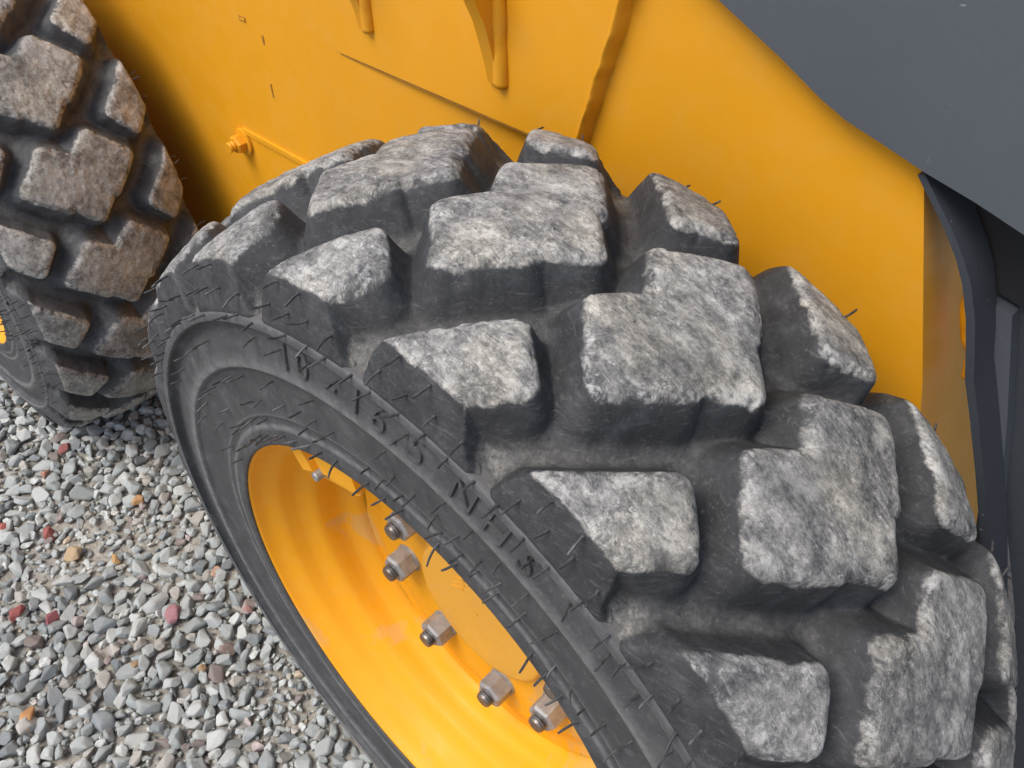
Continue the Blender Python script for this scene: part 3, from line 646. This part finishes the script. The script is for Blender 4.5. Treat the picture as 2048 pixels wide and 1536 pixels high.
def long_hair(seed):
    r = random.Random(seed); n = 12; ns = 6; V = []; F = []; L = r.uniform(0.05, 0.07)
    for i in range(n + 1):
        t = i / n; a0 = t * r.uniform(1.2, 1.25) * 1.6; c = (math.sin(a0) * L * 0.45 * (1 if seed % 2 else -1), t * L * 0.75, -(1 - math.cos(a0)) * L * 0.35)
        for q in range(ns):
            a = 2 * math.pi * q / ns; V.append(((c[0] + 0.0016 * math.cos(a)) * S, c[1] * S, (c[2] + 0.0016 * math.sin(a)) * S))
    for i in range(n):
        for q in range(ns): F.append((i * ns + q, i * ns + (q + 1) % ns, (i + 1) * ns + (q + 1) % ns, (i + 1) * ns + q))
    return from_np('vent_hair', np.array(V), np.array(F))
LONG = [long_hair(i) for i in range(4)]

def letter_mesh(txt, size):
    cu = bpy.data.curves.new('txt', 'FONT'); cu.body = txt; cu.size = size; cu.extrude = 0.0035; cu.bevel_depth = 0.0006; cu.bevel_resolution = 1
    cu.offset = -0.001; cu.align_x = 'CENTER'; cu.resolution_u = 6
    o = bpy.data.objects.new('txt', cu); COL.objects.link(o); dg = bpy.context.evaluated_depsgraph_get()
    me = bpy.data.meshes.new_from_object(o.evaluated_get(dg)); bpy.data.objects.remove(o); return me
SIDEY = lambda r: np.interp(r, [h_[1] for h_ in half[19:36]][::-1], [h_[0] for h_ in half[19:36]][::-1])
def sidewall_letter(ch, deg, wf):
    """one raised character on the lettering band"""
    me = letter_mesh(ch, 0.068); t = bmesh.new(); t.from_mesh(me)
    bmesh.ops.subdivide_edges(t, edges=[e_ for e_ in t.edges if e_.calc_length() > 0.010], cuts=3)
    for vv in t.verts:
        x, yy, z = vv.co; r = 0.7655 + yy * 0.98; a = math.radians(deg) + x * wf / 0.79
        vv.co = Vector((r * math.cos(a), float(SIDEY(r)) + z * 1.1 + 0.001, r * math.sin(a))) * S
    bmesh.ops.recalc_face_normals(t, faces=t.faces); o = bm_mesh('letter', t, 28); return o
TEXT = [sidewall_letter(*q) for q in (('1', 106.3, 1.0), ('0', 109.9, 1.05), ('-', 115.4, 1.6), ('1', 119.9, 1.0), ('6', 123.6, 1.05), ('.', 126.3, 1.0), ('5', 129.6, 1.05), ('N', 136.6, 1.0), ('H', 141.4, 1.0), ('S', 146.0, 1.0))]

def bar_mesh(deg, s0, ca, sa, ln, hgt_, sg):
    bm = bmesh.new(); vs = []
    for p, q, hgt in ((-1, -1, 0), (1, -1, 0), (1, 1, 0), (-1, 1, 0), (-1, -1, 1), (1, -1, 1), (1, 1, 1), (-1, 1, 1)):
        l, wd = p * ln / 2, q * 0.006 * (1.5 if not hgt else 0.7)
        u = math.radians(deg) * RM + l * ca - wd * sa; sv = s0 + l * sa + wd * ca
        yb_, rb_ = base(np.array(sv)); rr = float(rb_) - 0.004 + hgt * hgt_
        th = u / RM; vs.append(bm.verts.new(Vector((rr * math.cos(th), sg * float(yb_), rr * math.sin(th))) * S))
    for f in ((0, 1, 2, 3), (4, 7, 6, 5), (0, 4, 5, 1), (1, 5, 6, 2), (2, 6, 7, 3), (3, 7, 4, 0)): bm.faces.new([vs[i] for i in f])
    me = bm_mesh('tie_bar', bm, 30, 0.0012 * S); at = me.attributes.new('floor', 'FLOAT', 'POINT'); at.data.foreach_set('value', np.full(len(me.vertices), 0.8, np.float32)); return me
BARS = [bar_mesh(*q, sg) for sg in (1, -1) for q in ((101.4, 0.155, 0.70, 0.71, 0.09, 0.020, ), (108.3, 0.203, 0.67, 0.74, 0.11, 0.017), (111.6, 0.143, 0.67, 0.74, 0.11, 0.017))]
def copy_ob(o, parent):
    c = o.copy(); COL.objects.link(c); c.parent = parent; return c
def put(me, mat, parent, name, obj_mat=False):
    o = bpy.data.objects.new(name, me); COL.objects.link(o); o.parent = parent
    if not me.materials: me.materials.append(mat)
    elif obj_mat: o.material_slots[0].link = 'OBJECT'; o.material_slots[0].material = mat
    return o
def polar(deg, r, y): a = math.radians(deg); return Vector((r * math.cos(a), y, r * math.sin(a))) * S

def build_wheel(loc, rot, label, mat, shift, hairs, near):
    wh = put(RIM_ME, M_RIM, loader, 'wheel'); wh['label'] = label
    wh.location = loc; wh.rotation_euler = (0, rot, 0)
    ty = put(TYRE_ME, M_SIDE, wh, 'tyre'); ty.material_slots[1].link = 'OBJECT'; ty.material_slots[1].material = mat; put(DISC_ME, M_RIM, wh, 'wheel_disc'); put(HUB_ME, M_HUB, wh, 'hub_cap')
    for k in range(N):
        for typ in range(3):
            o = put(BLOCKS[(k + shift) % VARIANTS][typ], mat, wh, 'tread_block', mat is not M_BLOCK)
            o.rotation_euler = (0, -k * PITCH, 0)
    for k in range(N):
        for bme in BARS: o = put(bme, mat, wh, 'tie_bar', mat is not M_BLOCK); o.rotation_euler = (0, -k * PITCH, 0)
    for k in range(8):
        deg = 214.69 - 180 + 30.27 + 45 * k
        o = put(NUT_ME, M_NUT, wh, 'wheel_nut'); o.location = polar(deg, 0.2586, 0.098); o.rotation_euler = (0, random.uniform(0, 1), 0)
        o = put(WAS_ME, M_NUT, wh, 'nut_washer'); o.location = polar(deg, 0.2586, 0.0935)
        o = put(STUD_ME, M_STUD, wh, 'wheel_stud'); o.location = polar(deg, 0.2586, 0.096)
    va = 214.69 - 180 + 30.27 + 45 * 0
    put(GUARD_ME, M_RIM, wh, 'valve_guard'); o = put(VALVE_ME, M_NUT, wh, 'valve_stem'); o.location = polar(91.0, 0.482, 0.262)
    for hm in HUB_MARKS: put(hm, M_HUB, wh, 'hub_mark')
    # lettering, once on this side
    for tm in TEXT: put(tm, M_SIDE, wh, 'letter')
    rnd = random.Random(int(shift) + 3)
    rows = [(0.935, 0.304, 3.43, 0.0), (0.893, 0.3125, 3.43, 1.2), (0.851, 0.320, 3.43, 0.6), (0.80, 0.311, 5.7, 2.0), (0.715, 0.308, 5.0, 0.8), (0.662, 0.306, 4.3, 1.8), (0.622, 0.302, 4.0, 0.3), (0.585, 0.3075, 4.2, 1.0)]
    lo, hi = hairs
    for ri, (r, y, stp, ph) in enumerate(rows):
        d = lo + ph
        while d < hi:
            dd = d + rnd.uniform(-0.5, 0.5); d += stp
            if rnd.random() < (0.25 if ri > 2 else 0.08): continue
            if ri < 2:      # not over the open grooves
                f = (dd - 89.6) % 17.143; lim = (9.2, 12.2)[ri]
                if f > lim: continue
            me = LONG[rnd.randrange(4)] if (ri == 7 and rnd.random() < 0.0) else HAIRS[rnd.randrange(8)]
            o = put(me, M_HAIR, wh, 'vent_hair'); o.location = polar(dd, r + rnd.uniform(-0.004, 0.004), y - 0.002)
            tilt = 0.10 if ri < 3 else (0.16 if ri < 5 else 0.22)
            o.rotation_euler = (rnd.gauss(0.0, tilt), rnd.uniform(0, 6.28), rnd.gauss(0, tilt))
            o.scale = (1.1, 1.2, 1.1) if ri == 7 else ((1.05, 1.0, 1.05) if ri < 3 else (0.95, 1.0, 0.95))
    for k in range(N):
        for f, r, y in ((0.8, 0.938, 0.300), (4.2, 0.936, 0.302), (7.6, 0.934, 0.303), (3.0, 0.90, 0.311)):
            dd = 89.6 + f + k * 17.1429
            if not (lo - 20 < dd < hi + 30) or rnd.random() < 0.25: continue
            o = put(HAIRS[rnd.randrange(8)], M_HAIR, wh, 'vent_hair'); o.location = polar(dd, r, -y + 0.002)
            o.rotation_euler = (math.pi + rnd.gauss(0, 0.3), rnd.gauss(0, 0.3), rnd.gauss(0, 0.3))
    return wh
near = build_wheel(W(0, 0.0895, 0), math.radians(30.274), 'near wheel with pale grey scuffed tread blocks and yellow rim', M_BLOCK, 3, (58, 172), True)
far = build_wheel(W(2.7140, 0.0917, 0), -math.radians(83.490 - 30.274), 'farther wheel with brown dusty tread blocks', M_BLOCK2, 0, (55, 165), False)
